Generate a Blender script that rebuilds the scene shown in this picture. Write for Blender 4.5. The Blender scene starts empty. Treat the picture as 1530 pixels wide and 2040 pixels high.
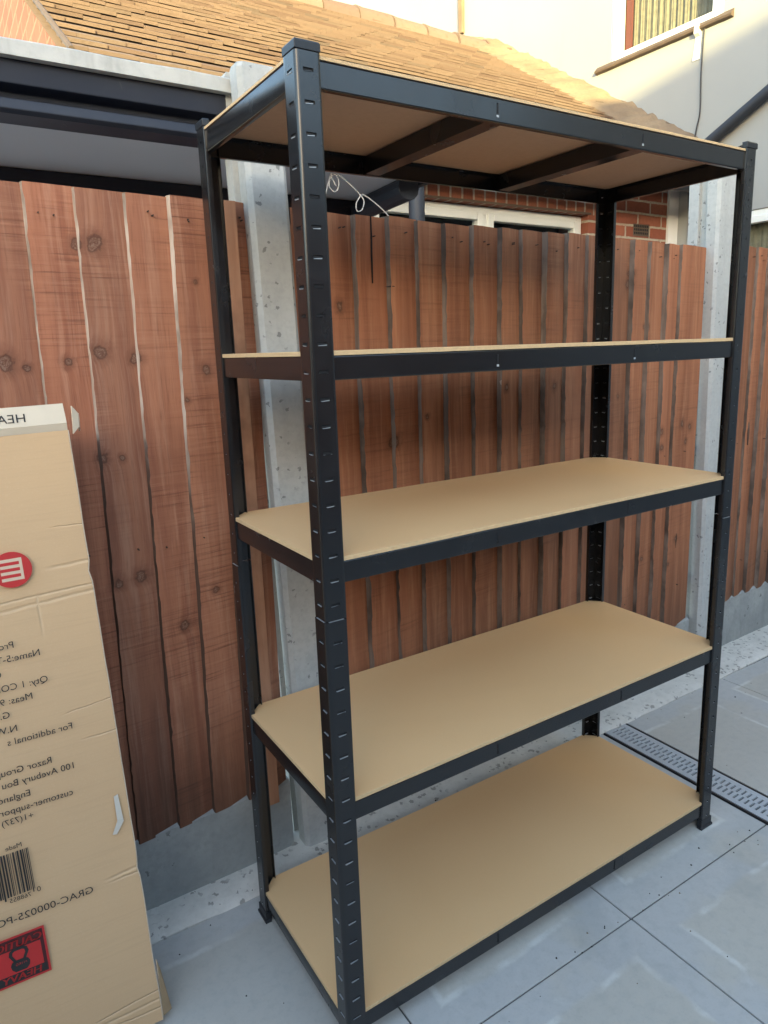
import bpy, bmesh, math, random
from mathutils import Vector, Matrix, noise as mnoise
R = math.radians
random.seed(7)
sc = bpy.context.scene
COL = sc.collection

# ------------------------------------------------------------ camera / world / sun / exposure
cam_d = bpy.data.cameras.new('camera'); cam = bpy.data.objects.new('camera', cam_d); COL.objects.link(cam)
cam.location = (-.51108, -1.03240, 1.38998)
cam.rotation_euler = (R(78.00026), R(1.78680), R(-33.16768))
cam_d.sensor_fit = 'VERTICAL'; cam_d.sensor_height = 24; cam_d.lens = 24*1394.752/2040
cam_d.shift_x = -21.887/2040; cam_d.shift_y = -29.962/2040
cam_d.clip_start = .02; cam_d.clip_end = 500
sc.camera = cam
sc.render.resolution_x, sc.render.resolution_y = 768, 1024

SUN = Vector((-.501, -.852, .150)).normalized()          # towards the sun, low and behind the left shoulder
w = bpy.data.worlds.new('World'); sc.world = w; w.use_nodes = True
nt = w.node_tree; bg = nt.nodes['Background']
sky = nt.nodes.new('ShaderNodeTexSky'); sky.sky_type = 'NISHITA'; sky.sun_disc = False
sky.sun_elevation = math.asin(SUN.z); sky.sun_rotation = math.atan2(SUN.x, SUN.y)
sky.air_density = 1.0; sky.dust_density = 1.0; sky.ozone_density = 1.0
nt.links.new(sky.outputs[0], bg.inputs[0]); bg.inputs[1].default_value = .15
sl = bpy.data.lights.new('sun', 'SUN'); sl.energy = 2.0; sl.angle = R(.53); sl.color = (1, .82, .36)
so = bpy.data.objects.new('sun', sl); COL.objects.link(so); so.rotation_euler = (-SUN).to_track_quat('-Z', 'Y').to_euler()
sc.view_settings.view_transform = 'Standard'; sc.view_settings.look = 'None'
sc.view_settings.exposure = 3.05; sc.view_settings.gamma = 1

# ------------------------------------------------------------ node helper
class NT:
    def __init__(s, name):
        s.m = bpy.data.materials.new(name); s.m.use_nodes = True; s.t = s.m.node_tree
        s.b = s.t.nodes['Principled BSDF']
    def n(s, typ, **kw):
        nd = s.t.nodes.new('ShaderNode'+typ)
        for k, v in kw.items():
            if k.startswith('i_'):
                k = k[2:]; k = int(k) if k.isdigit() else k.replace('_', ' ')
                s.set(nd.inputs[k], v)
            else: setattr(nd, k, v)
        return nd
    def set(s, sock, v):
        if isinstance(v, bpy.types.NodeSocket): s.t.links.new(v, sock)
        elif isinstance(v, bpy.types.Node): s.t.links.new(v.outputs[0], sock)
        else:
            if sock.type == 'RGBA' and len(v) == 3: v = (*v, 1)
            sock.default_value = v
    def math(s, op, a, b=None, c=None, clamp=False):
        nd = s.t.nodes.new('ShaderNodeMath'); nd.operation = op; nd.use_clamp = clamp
        for i, x in enumerate((a, b, c)):
            if x is not None: s.set(nd.inputs[i], x)
        return nd.outputs[0]
    def vmath(s, op, a, b=None):
        nd = s.t.nodes.new('ShaderNodeVectorMath'); nd.operation = op; s.set(nd.inputs[0], a)
        if b is not None:
            if op == 'SCALE': s.set(nd.inputs['Scale'], b)
            else: s.set(nd.inputs[1], b)
        return nd.outputs['Value'] if op in ('LENGTH', 'DISTANCE', 'DOT_PRODUCT') else nd.outputs[0]
    def pos(s): return s.n('TexCoord').outputs['Object']
    def noise(s, co, scale=5, detail=4, rough=.5, dist=0, st=(1, 1, 1)):
        if st != (1, 1, 1): co = s.vmath('MULTIPLY', co, st)
        nd = s.n('TexNoise', i_Scale=scale, i_Detail=detail, i_Roughness=rough, i_Distortion=dist)
        s.set(nd.inputs['Vector'], co); return nd.outputs[0]
    def ramp(s, f, stops):
        nd = s.n('ValToRGB'); s.set(nd.inputs[0], f); e = nd.color_ramp.elements
        while len(e) < len(stops): e.new(.5)
        for k, (p, c) in zip(e, stops):
            k.position = p; k.color = (*c, 1) if not isinstance(c, (int, float)) else (c, c, c, 1)
        return nd.outputs[0]
    def mix(s, f, a, b, typ='MIX'):
        nd = s.n('Mix', data_type='RGBA', blend_type=typ); s.set(nd.inputs[0], f); s.set(nd.inputs[6], a); s.set(nd.inputs[7], b); return nd.outputs[2]
    def sst(s, f, lo, hi):
        nd = s.n('MapRange', interpolation_type='SMOOTHSTEP'); s.set(nd.inputs[0], f); s.set(nd.inputs[1], lo); s.set(nd.inputs[2], hi); return nd.outputs[0]
    def bump(s, h, strength=.3, dist=.01):
        nd = s.n('Bump', i_Strength=strength, i_Distance=dist); s.set(nd.inputs['Height'], h); s.set(s.b.inputs['Normal'], nd.outputs[0])
    def out(s, col=None, rough=None, metal=None, spec=None):
        for k, v in (('Base Color', col), ('Roughness', rough), ('Metallic', metal), ('Specular IOR Level', spec)):
            if v is not None: s.set(s.b.inputs[k], v)
        return s.m

M = {}
def plain(name, col, rough=.6, metal=0, var=.12, scale=6, spec=.5, bump=0, bscale=60):
    a = NT(name); p = a.pos(); f = a.noise(p, scale, 5, .6)
    c = a.mix(f, [x*(1-var) for x in col], [min(1, x*(1+var)) for x in col])
    if bump: a.bump(a.noise(p, bscale, 4, .6), bump, .003)
    M[name] = a.out(c, rough, metal, spec); return M[name]

# black powder coat
a = NT('black_steel'); p = a.pos()
a.bump(a.noise(p, 900, 2, .5), .05, .0006)
dust = a.sst(a.noise(p, 7, 6, .65), .45, .8)
M['black_steel'] = a.out(a.mix(dust, (.0090, .0090, .0098), (.0150, .0152, .0160)), a.ramp(a.noise(p, 14, 4), [(.2, .20), (.8, .30)]), 0, .60)
plain('pale_steel', (.42, .44, .45), .45, .35, .15, 40)  # pale grey; also paints lit slot lips and light through lug holes
plain('slot_black', (.004, .004, .005), .7, 0, .1)
plain('black_plastic', (.012, .013, .016), .45, 0, .2, 30)
# hardboard shelves
a = NT('hardboard'); p = a.pos()
fib = a.noise(p, 260, 3, .7); cl = a.noise(p, 2.2, 4, .55); sp = a.noise(p, 900, 2, .6)
c = a.mix(cl, (.665, .410, .195), (.745, .485, .245))
c = a.mix(a.math('MULTIPLY', a.sst(fib, .35, .75), .25), c, (.68, .47, .25))
c = a.mix(a.math('MULTIPLY', a.sst(sp, .62, .75), .35), c, (.30, .18, .08))
a.bump(fib, .06, .001)
M['hardboard'] = a.out(c, a.ramp(cl, [(.3, .42), (.7, .55)]), 0, .45)
plain('hardboard_back', (.40, .27, .185), .75, 0, .12, 90)
plain('hardboard_edge', (.58, .40, .21), .8, 0, .2, 200)

# fence timber; knots lists are world x, z on the fence face
def wood(name, base, dark, pale, knots, saw=.5, low_dark=.6, zbot=.21):
    a = NT(name); geo = a.n('NewGeometry'); P = geo.outputs['Position']; ri = geo.outputs['Random Per Island']
    sx = a.n('SeparateXYZ'); a.set(sx.inputs[0], P); x, z = sx.outputs[0], sx.outputs[2]
    warp = a.math('MULTIPLY', a.math('SUBTRACT', a.noise(P, 30, 4, .6), .5), .022)
    kn = None
    for (kx, kz, kr) in knots:
        kr *= .85
        dx = a.math('DIVIDE', a.math('SUBTRACT', a.math('ADD', x, warp), kx), kr)
        dz = a.math('DIVIDE', a.math('SUBTRACT', a.math('ADD', z, warp), kz), kr*1.15)
        d = a.math('SQRT', a.math('ADD', a.math('MULTIPLY', dx, dx), a.math('MULTIPLY', dz, dz)))
        kn = d if kn is None else a.math('MINIMUM', kn, d)
    off = a.math('MULTIPLY', ri, 37.0)
    kn = a.math('ADD', kn, a.math('MULTIPLY', a.math('SUBTRACT', a.noise(P, 75, 4, .65), .5), 1.3))
    pull = a.math('DIVIDE', .018, a.math('ADD', a.math('MULTIPLY', kn, kn), .6))     # grain bends round a knot
    cb = a.n('CombineXYZ'); a.set(cb.inputs[0], a.math('ADD', a.math('ADD', x, off), pull)); a.set(cb.inputs[1], off); a.set(cb.inputs[2], a.math('MULTIPLY', z, .045))
    g = a.noise(cb, 62, 6, .62, .5); g2 = a.noise(cb, 15, 4, .55, 1.2); fine = a.noise(cb, 330, 3, .6)
    c = a.mix(a.sst(g2, .28, .72), dark, base)
    c = a.mix(a.math('MULTIPLY', a.sst(g, .48, .72), .55), c, pale)
    c = a.mix(a.math('MULTIPLY', a.sst(fine, .5, .75), .30), c, [v*.45 for v in dark])
    tint = a.ramp(ri, [(0, (.80, .82, .86)), (.35, (1.0, .95, .92)), (.7, (1.1, 1.02, 1.0)), (1, (.92, .98, 1.02))])
    c = a.mix(1.0, c, tint, 'MULTIPLY')
    # saw marks across the board in patches
    cz = a.n('CombineXYZ'); a.set(cz.inputs[0], a.math('ADD', a.math('MULTIPLY', x, 2.5), off)); a.set(cz.inputs[1], off); a.set(cz.inputs[2], a.math('MULTIPLY', z, 95))
    sw = a.noise(cz, 1.6, 3, .7)
    patch = a.sst(a.noise(a.vmath('ADD', P, a.vmath('SCALE', (1, 1, 1), off)), 3.2, 3), .38, .62)
    swm = a.math('MULTIPLY', a.math('MULTIPLY', a.sst(sw, .50, .72), patch), saw)
    c = a.mix(swm, c, [v*.55 for v in dark])
    sw2 = a.math('MULTIPLY', a.math('MULTIPLY', a.sst(sw, .46, .30), patch), saw*.35)
    c = a.mix(sw2, c, pale)
    # weathered patches and dark stains
    wx = a.noise(P, 2.6, 5, .6, .3)
    c = a.mix(a.math('MULTIPLY', a.sst(wx, .56, .78), .35), c, [v*.5 for v in dark])
    # knots
    ring = a.noise(P, 130, 4, .7, 1.5)
    kc = a.mix(a.sst(ring, .38, .62), [v*.42 for v in dark], (.30, .21, .15))
    kc = a.mix(a.sst(kn, .55, .80), kc, [v*.25 for v in dark])
    c = a.mix(a.math('MULTIPLY', a.sst(kn, 1.2, .75), .82), c, kc)
    c = a.mix(a.math('MULTIPLY', a.sst(kn, 2.6, 1.0), .45), c, [v*.5 for v in dark])
    # boards darker towards their bottom ends
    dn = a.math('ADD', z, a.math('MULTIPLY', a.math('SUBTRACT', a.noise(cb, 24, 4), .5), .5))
    c = a.mix(a.math('MULTIPLY', a.sst(dn, zbot+.42, zbot-.05), low_dark), c, (.028, .018, .012))
    h = a.math('ADD', a.math('MULTIPLY', g, .5), a.math('MULTIPLY', swm, -.7))
    h = a.math('ADD', h, a.math('MULTIPLY', fine, .35))
    h = a.math('SUBTRACT', h, a.math('MULTIPLY', a.sst(kn, 1.1, .8), .4))
    a.bump(h, .55, .003)
    M[name] = a.out(c, .72, 0, .35)
KL = [(-.187, 1.624, .017), (-.222, 1.621, .012), (-.200, 1.402, .017), (-.382, 1.386, .019), (-.342, 1.376, .009), (-.267, 1.382, .010), (-.125, 1.387, .013),
      (.022, 1.552, .006), (.029, 1.354, .013), (-.024, 1.286, .007), (-.177, 1.170, .008), (-.221, 1.171, .012), (-.166, .889, .015), (-.215, .883, .014), (.007, .818, .009), (-.075, .746, .013)]
KM = [(.985, 1.259, .011), (1.204, 1.25, .012), (.559, 1.131, .016), (.40, 1.50, .014), (.675, 1.193, .008), (1.583, 1.618, .013), (1.579, 1.585, .014), (1.679, 1.439, .010),
      (1.79, 1.047, .013), (1.796, .985, .012), (1.924, 1.065, .014), (1.989, 1.049, .015), (1.962, .992, .011), (1.922, .598, .012), (1.875, .501, .008), (1.70, .557, .008), (1.534, 1.196, .008), (1.994, .826, .013)]
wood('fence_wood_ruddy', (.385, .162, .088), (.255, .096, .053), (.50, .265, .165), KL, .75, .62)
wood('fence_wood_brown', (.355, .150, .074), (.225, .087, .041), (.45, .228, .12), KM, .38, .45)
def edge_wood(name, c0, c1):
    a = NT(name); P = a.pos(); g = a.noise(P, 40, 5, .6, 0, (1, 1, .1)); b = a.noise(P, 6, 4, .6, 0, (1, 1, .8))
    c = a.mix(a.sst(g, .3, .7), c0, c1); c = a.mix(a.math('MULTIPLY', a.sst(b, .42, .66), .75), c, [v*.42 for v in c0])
    if name == 'pale_edge_and_gap_light':
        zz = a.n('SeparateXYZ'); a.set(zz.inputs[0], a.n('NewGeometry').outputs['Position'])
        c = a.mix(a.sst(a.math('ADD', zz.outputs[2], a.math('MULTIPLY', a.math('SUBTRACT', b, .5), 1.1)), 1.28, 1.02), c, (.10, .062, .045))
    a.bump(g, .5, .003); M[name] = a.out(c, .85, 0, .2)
edge_wood('pale_edge_and_gap_light', (.36, .255, .185), (.58, .49, .40))
edge_wood('grey_sawn_edge', (.13, .095, .075), (.25, .19, .15))
edge_wood('batten_wood', (.34, .165, .095), (.42, .22, .13))

# concretes
def concrete(name, c0, c1, pits=.5, stain=.4, bscale=70, pit_scale=55, rough=.9, keep_lo=.48, psz=.30):
    a = NT(name); P = a.n('NewGeometry').outputs['Position']
    n1 = a.noise(P, 3.5, 6, .6); n2 = a.noise(P, bscale, 5, .65)
    c = a.mix(a.sst(n1, .3, .7), c0, c1)
    c = a.mix(a.math('MULTIPLY', a.sst(n2, .4, .7), .3), c, [v*.72 for v in c0])
    st = a.noise(P, 4, 5, .6, .4, (2.2, 2.2, .35)); c = a.mix(a.math('MULTIPLY', a.sst(st, .5, .72), stain), c, [v*.5 for v in c0])
    pj = a.vmath('SCALE', a.n('TexNoise', i_Scale=90.0, i_Vector=P).outputs[1], .016)
    vo = a.n('TexVoronoi', feature='F1', i_Scale=pit_scale); a.set(vo.inputs['Vector'], a.vmath('ADD', P, pj))
    keep = a.sst(a.noise(P, 9, 2), keep_lo, keep_lo+.14); rnd = a.n('SeparateColor'); a.set(rnd.inputs[0], vo.outputs['Color'])
    pm = a.math('MULTIPLY', a.sst(vo.outputs['Distance'], a.math('MULTIPLY', rnd.outputs[0], psz), .02), keep)
    pm = a.math('MULTIPLY', pm, a.math('GREATER_THAN', rnd.outputs[1], 1-pits))
    c = a.mix(a.math('MULTIPLY', pm, .6), c, [v*.22 for v in c0])
    a.bump(a.math('SUBTRACT', a.math('MULTIPLY', n2, .4), pm), .5, .004)
    M[name] = a.out(c, rough, 0, .3)
concrete('post_concrete', (.38, .39, .38), (.46, .465, .445), .35, .18, 70, 130, keep_lo=.44, psz=.20)
concrete('gravel_board_concrete', (.25, .265, .26), (.36, .37, .355), .30, .50, 50, 85)
concrete('mortar_strip', (.56, .54, .49), (.69, .665, .61), .8, .15, 40, 95, keep_lo=.38, psz=.21)
concrete('weathered_flashing', (.44, .45, .43), (.56, .56, .53), .1, .55, 40, 30)
concrete('roof_mortar', (.18, .13, .088), (.255, .19, .125), .2, .3, 45, 25)

# paving: porcelain slabs with cement haze left along their edges and dusty scuffs
X0, Y0, SW = .743, -.097, .605
a = NT('paving_slab'); P = a.n('NewGeometry').outputs['Position']; ri = a.n('NewGeometry').outputs['Random Per Island']
s3 = a.n('SeparateXYZ'); a.set(s3.inputs[0], P)
wob = a.math('MULTIPLY', a.math('SUBTRACT', a.noise(P, 4.0, 5, .65), .5), .040)
def edge(sock, o, per):
    t = a.math('FRACT', a.math('DIVIDE', a.math('SUBTRACT', sock, o), per)); t = a.math('SUBTRACT', .5, a.math('ABSOLUTE', a.math('SUBTRACT', t, .5)))
    return a.math('MULTIPLY', t, per)
ed = a.math('ADD', a.math('MINIMUM', edge(s3.outputs[0], X0, .6), edge(s3.outputs[1], Y0, SW)), wob)
nb = a.noise(P, 1.7, 5, .6); nf = a.noise(P, 180, 3, .6); sc2 = a.noise(P, 6, 5, .65, 1.5)
c = a.mix(nb, (.435, .42, .375), (.515, .495, .44))
band = a.math('MULTIPLY', a.sst(ed, .090, .070), a.sst(a.noise(P, 4, 3), .30, .5))
c = a.mix(a.math('MULTIPLY', band, .62), c, (.465, .475, .475))
line = a.math('MULTIPLY', a.sst(a.math('ABSOLUTE', a.math('SUBTRACT', ed, .085)), .012, .002), a.sst(a.noise(P, 7, 3), .42, .6))
c = a.mix(a.math('MULTIPLY', line, .65), c, (.66, .665, .63))
c = a.mix(a.math('MULTIPLY', a.sst(sc2, .60, .72), .25), c, (.60, .60, .57))
c = a.mix(a.math('MULTIPLY', a.sst(nf, .55, .75), .14), c, (.16, .17, .17))
vo = a.n('TexVoronoi', feature='F1', i_Scale=9.0); a.set(vo.inputs['Vector'], P)
rr = a.n('SeparateColor'); a.set(rr.inputs[0], vo.outputs['Color'])
spk = a.math('MULTIPLY', a.sst(vo.outputs['Distance'], .045, .02), a.math('GREATER_THAN', rr.outputs[0], .72))
c = a.mix(spk, c, (.04, .04, .04))
mot = a.noise(P, 38, 5, .7); c = a.mix(a.math('MULTIPLY', a.sst(mot, .42, .72), .22), c, (.27, .28, .27)); wt = a.noise(P, 2.3, 5, .6, .8); c = a.mix(a.math('MULTIPLY', a.sst(wt, .56, .70), .28), c, (.29, .30, .29))
a.bump(nf, .08, .001)
M['paving_slab'] = a.out(c, a.math('MULTIPLY_ADD', sc2, .25, a.math('MULTIPLY_ADD', band, .12, .34)), 0, .4)
plain('rusty_nail', (.05, .028, .020), .8)
plain('grit_dark', (.035, .03, .025), .9)
plain('grit_pale', (.25, .20, .14), .9)
plain('joint_grout', (.085, .083, .08), .95)
concrete('earth', (.42, .41, .39), (.52, .51, .48), .2, .3, 40, 20)

# brick and render
def brick(name, plane, c1, c2, mortar, scale=1.0, off=(0, 0), bw=.2325, rh=.075):
    a = NT(name); P = a.n('NewGeometry').outputs['Position']; s = a.n('SeparateXYZ'); a.set(s.inputs[0], P)
    cb = a.n('CombineXYZ'); a.set(cb.inputs[0], a.math('ADD', s.outputs[0 if plane == 'x' else 1], off[0])); a.set(cb.inputs[1], a.math('ADD', s.outputs[2], off[1]))
    jit = a.vmath('SCALE', a.vmath('SUBTRACT', a.n('TexNoise', i_Scale=30.0, i_Vector=P).outputs[1], (.5, .5, .5)), .006)
    bt = a.n('TexBrick', i_Scale=1.0, i_Mortar_Size=.0075, i_Mortar_Smooth=.25, i_Bias=-.1, i_Brick_Width=bw, i_Row_Height=rh, i_Color1=c1, i_Color2=c2, i_Mortar=mortar)
    a.set(bt.inputs['Vector'], a.vmath('ADD', cb, jit))
    n = a.noise(P, 45, 5, .65); n2 = a.noise(P, 5, 4)
    c = a.mix(a.math('MULTIPLY', a.sst(n, .45, .75), .35), bt.outputs[0], [v*.45 for v in c1])
    c = a.mix(a.math('MULTIPLY', a.sst(n2, .5, .75), .25), c, [min(1, v*1.5) for v in c2])
    a.bump(a.math('SUBTRACT', a.math('MULTIPLY', n, .3), bt.outputs[1]), .7, .006)
    M[name] = a.out(c, .88, 0, .25)
brick('brickwork', 'x', (.31, .115, .070), (.235, .075, .047), (.40, .35, .28))
brick('gable_brickwork', 'y', (.25, .115, .075), (.21, .09, .06), (.28, .18, .12))
brick('soldier_brickwork', 'x', (.31, .115, .070), (.24, .08, .05), (.42, .36, .29), bw=.0775, rh=3.0, off=(.02, 10))
a = NT('cream_render'); P = a.n('NewGeometry').outputs['Position']
n = a.noise(P, 1.3, 5, .6); nf = a.noise(P, 160, 3, .6); st = a.noise(P, 3, 5, .6, .3, (1, 1.6, .22))
c = a.mix(n, (.285, .29, .285), (.335, .34, .33)); c = a.mix(a.math('MULTIPLY', a.sst(st, .58, .8), .30), c, (.24, .235, .22))
a.bump(a.math('ADD', nf, a.math('MULTIPLY', n, 2)), .12, .004); M['cream_render'] = a.out(c, .9, 0, .2)
plain('window_upvc', (.70, .72, .70), .30, 0, .03, 4)
plain('white_paint', (.72, .72, .70), .5, 0, .06, 8, .4, .1)
plain('curtain_net', (.23, .19, .135), .9, 0, .5, 26)
plain('red_blind', (.17, .045, .03), .8, 0, .1)
a = NT('glass'); 
fr = a.n('Fresnel'); a.set(fr.inputs[0], a.math('MULTIPLY_ADD', a.n('NewGeometry').outputs['Backfacing'], 1/1.5-1.5, 1.5)); fr = fr.outputs[0]; gl = a.n('BsdfGlossy', i_Roughness=.03); tr = a.n('BsdfTransparent', i_Color=(.80, .86, .85)); mx = a.n('MixShader')
a.set(mx.inputs[0], a.math('MULTIPLY', fr, .30, clamp=True)); a.set(mx.inputs[1], tr); a.set(mx.inputs[2], gl); a.set(a.t.nodes['Material Output'].inputs[0], mx); M['glass'] = a.m
plain('sill_tile', (.10, .070, .050), .7, 0, .25, 20)
plain('dark_pvc', (.020, .024, .034), .55, 0, .25, 10)
a = NT('gutter_navy'); P = a.n('NewGeometry').outputs['Position']
c = a.mix(a.sst(a.noise(P, 4, 5, .6), .35, .75), (.016, .020, .033), (.034, .038, .050))
c = a.mix(a.math('MULTIPLY', a.sst(a.noise(P, 8, 6, .7, 1.5), .63, .72), .5), c, (.12, .11, .10))
M['gutter_navy'] = a.out(c, .5, 0, .4)
a = NT('soffit_grey'); P = a.n('NewGeometry').outputs['Position']
c = a.mix(a.noise(P, 2, 4), (.60, .58, .56), (.68, .655, .635)); c = a.mix(a.math('MULTIPLY', a.sst(a.noise(P, 3, 4, .6, 3, (1, 6, 1)), .64, .68), .3), c, (.6, .6, .58))
M['soffit_grey'] = a.out(c, .7, 0, .3)
a = NT('clay_tiles'); g = a.n('NewGeometry'); P = g.outputs['Position']; ri = g.outputs['Random Per Island']
c = a.ramp(ri, [(0, (.135, .094, .080)), (.3, (.162, .117, .096)), (.65, (.185, .134, .109)), (.93, (.168, .126, .105)), (1, (.125, .098, .086))])
c = a.mix(a.math('MULTIPLY', a.sst(a.noise(P, 22, 5, .65), .5, .75), .45), c, (.105, .072, .052))
c = a.mix(a.math('MULTIPLY', a.sst(a.noise(P, 3, 5, .6), .52, .75), .35), c, (.215, .160, .125))
a.bump(a.noise(P, 60, 4, .6), .4, .004); M['clay_tiles'] = a.out(c, .9, 0, .2)
plain('grate_steel', (.42, .44, .455), .5, 0, .15, 20)
plain('white_cable', (.62, .61, .58), .5, 0, .1)
plain('dark_cable', (.02, .02, .022), .5, 0, .1)

# cardboard
a = NT('cardboard'); P = a.pos(); s = a.n('SeparateXYZ'); a.set(s.inputs[0], P)
n = a.noise(P, 2.5, 4, .6); fl = a.noise(P, 60, 3, .6, 0, (.12, 1, 3.2)); fb = a.noise(P, 300, 3, .6)
c = a.mix(n, (.545, .350, .188), (.62, .42, .235)); c = a.mix(a.math('MULTIPLY', a.sst(fl, .48, .7), .12), c, (.40, .27, .15))
c = a.mix(a.math('MULTIPLY', a.sst(fb, .5, .8), .2), c, (.66, .50, .32))
cre = None
for (zc, ue, wd, sl_) in [(.9985, -.09, .0028, .03), (.940, -.30, .0030, .06), (.953, -.30, .0020, .045), (.6534, -.075, .0016, .03), (.356, -.08, .0030, .10), (.345, -.07, .0022, .05), (.0503, -.20, .0026, .02), (.072, -.16, .002, .10), (.03, -.17, .002, -.05), (.72, -.10, .0012, .1), (1.07, -.07, .0012, -.03)]:
    l = a.math('ABSOLUTE', a.math('SUBTRACT', a.math('SUBTRACT', s.outputs[2], zc), a.math('ADD', a.math('MULTIPLY', s.outputs[0], sl_), a.math('MULTIPLY', a.math('SUBTRACT', a.noise(P, 18, 3), .5), .008))))
    m = a.math('MULTIPLY', a.sst(l, wd*1.8, 0), a.sst(s.outputs[0], ue, ue+.04)); cre = m if cre is None else a.math('MAXIMUM', cre, m)
l = a.math('ABSOLUTE', a.math('ADD', s.outputs[0], .1015)); m = a.math('MULTIPLY', a.math('MULTIPLY', a.sst(l, .004, 0), a.sst(s.outputs[2], .86, .90)), a.sst(s.outputs[2], .955, .945))
cre = a.math('MAXIMUM', cre, m)
c = a.mix(a.math('MULTIPLY', cre, .22), c, (.70, .56, .38))
a.bump(a.math('ADD', a.math('MULTIPLY', fl, .12), a.math('MULTIPLY', cre, -.9)), .5, .004)
M['cardboard'] = a.out(c, .78, 0, .25)
plain('cardboard_edge', (.62, .50, .36), .9, 0, .3, 150)
plain('cardboard_inside', (.36, .25, .14), .9, 0, .15)
plain('torn_paper', (.54, .50, .42), .8, 0, .15, 30)
plain('pale_card', (.62, .52, .385), .8, 0, .1, 20)
plain('white_card', (.70, .66, .56), .8, 0, .1, 20)
plain('black_ink', (.018, .016, .015), .7, 0, .25, 60)
plain('red_ink', (.46, .022, .020), .55, 0, .12, 20)
plain('dark_red_ink', (.06, .008, .008), .55, 0, .12, 20)
plain('cream_ink', (.60, .46, .32), .7, 0, .06)

# ------------------------------------------------------------ mesh building
class MB:
    def __init__(s): s.v = []; s.f = []; s.mi = []
    def add(s, vs, fs, mi=0):
        o = len(s.v); s.v += [tuple(v) for v in vs]
        for f in fs: s.f.append(tuple(i+o for i in f)); s.mi.append(mi)
    def box(s, x0, x1, y0, y1, z0, z1, mi=0):
        s.add([(x, y, z) for z in (z0, z1) for y in (y0, y1) for x in (x0, x1)],
              [(0, 2, 3, 1), (4, 5, 7, 6), (0, 1, 5, 4), (2, 6, 7, 3), (0, 4, 6, 2), (1, 3, 7, 5)], mi)
    def quad(s, a, b, c, d, mi=0): s.add([a, b, c, d], [(0, 1, 2, 3)], mi)
    def sweep(s, rings, closed=True, caps=True, mi=0):
        n = len(rings[0]); o = len(s.v)
        for r in rings: s.v += [tuple(p) for p in r]
        for i in range(len(rings)-1):
            for j in range(n if closed else n-1):
                k = (j+1) % n
                s.f.append((o+i*n+j, o+i*n+k, o+(i+1)*n+k, o+(i+1)*n+j)); s.mi.append(mi)
        if caps and closed:
            s.f.append(tuple(o+j for j in reversed(range(n)))); s.mi.append(mi)
            s.f.append(tuple(o+(len(rings)-1)*n+j for j in range(n))); s.mi.append(mi)
    def tube(s, pts, r, n=8, mi=0):
        pts = [Vector(p) for p in pts]; rings = []
        for i, p in enumerate(pts):
            d = (pts[min(i+1, len(pts)-1)]-pts[max(i-1, 0)]).normalized()
            u = d.cross(Vector((0, 0, 1)) if abs(d.z) < .9 else Vector((1, 0, 0))).normalized(); w_ = d.cross(u)
            rings.append([p+r*(math.cos(t)*u+math.sin(t)*w_) for t in [2*math.pi*k/n for k in range(n)]])
        s.sweep(rings, mi=mi)
    def build(s, name, mats, parent=None, smooth=None, bevel=0):
        me = bpy.data.meshes.new(name)
        off = Vector(ROOT.get(parent.name, (0, 0, 0))) if parent else Vector()
        me.from_pydata([tuple(Vector(v)-off) for v in s.v], [], s.f); 
        for m in (mats if isinstance(mats, (list, tuple)) else [mats]): me.materials.append(M[m])
        me.polygons.foreach_set('material_index', s.mi)
        bm = bmesh.new(); bm.from_mesh(me); bmesh.ops.recalc_face_normals(bm, faces=bm.faces); bm.to_mesh(me); bm.free()
        if smooth is not None:
            me.polygons.foreach_set('use_smooth', [True]*len(me.polygons)); me.set_sharp_from_angle(angle=R(smooth))
        o = bpy.data.objects.new(name, me); COL.objects.link(o)
        if parent: o.parent = parent; ROOT[o.name] = tuple(off)
        if bevel:
            b = o.modifiers.new('bevel', 'BEVEL'); b.width = bevel; b.segments = 2; b.limit_method = 'ANGLE'; b.angle_limit = R(40)
        return o
ROOT = {}
def thing(name, label, cat, loc=(0, 0, 0), group=None):
    o = bpy.data.objects.new(name, None); COL.objects.link(o); o.location = loc; ROOT[o.name] = tuple(loc); o.empty_display_size = .1
    return tag(o, label, cat, group)
def tag(o, label, cat, group=None):
    o['label'] = label; o['category'] = cat
    if group: o['group'] = group
    return o
def struct(o): o['kind'] = 'structure'; return o

# ------------------------------------------------------------ ground, paving, strip
m = MB(); m.quad((-90, -90, -.03), (90, -90, -.03), (90, 90, -.03), (-90, 90, -.03)); struct(m.build('ground', 'earth'))
m = MB(); m.box(-4.2, 6.0, -5.5, .60, -.025, -.004); struct(m.build('paving_bed', 'joint_grout'))
m = MB(); g = .0022
def slab(x0, x1, y0, y1):
    dz = random.uniform(-.0006, .0006); m.box(x0+g, x1-g, y0+g, y1-g, -.02, dz)
for j in range(-9, 1):
    for i in range(-8, 10):
        x0, x1, y0, y1 = X0+.6*i-(.61 if i < 0 else .6 if False else 0)+(.61 if i < 0 else 0), X0+.6*i+.6, Y0+SW*j, Y0+SW*(j+1)
        if x1 > 6: continue
        if j == 0:
            if i >= 1: x0 += .128; x1 += .128
            slab(x0, x1, y0, .508)
        else:
            if i >= 1 and j >= -9: x0 += .128; x1 += .128
            slab(x0, x1, y0, y1)
struct(m.build('paving', 'paving_slab', bevel=.0012))
# mortar strip with a ragged outer lip
m = MB(); n = 150; rings = []
for k in range(n+1):
    x = -4+9.5*k/n; e = .5045+.035*max(0, (x-1.9))*.5+.010*mnoise.noise((x*7, 3, 0))+.006*mnoise.noise((x*25, 9, 0)); top = .010+.003*mnoise.noise((x*9, 0, 4)); yb = .64+.03*max(0, x)
    rings.append([(x, e, -.02), (x, e+.001, .002), (x, e+.014, top), (x, .56, top+.003), (x, yb+.03, top+.006), (x, yb+.03, -.02)])
m.sweep(rings); struct(m.build('concrete_strip', 'mortar_strip', smooth=50))

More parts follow.
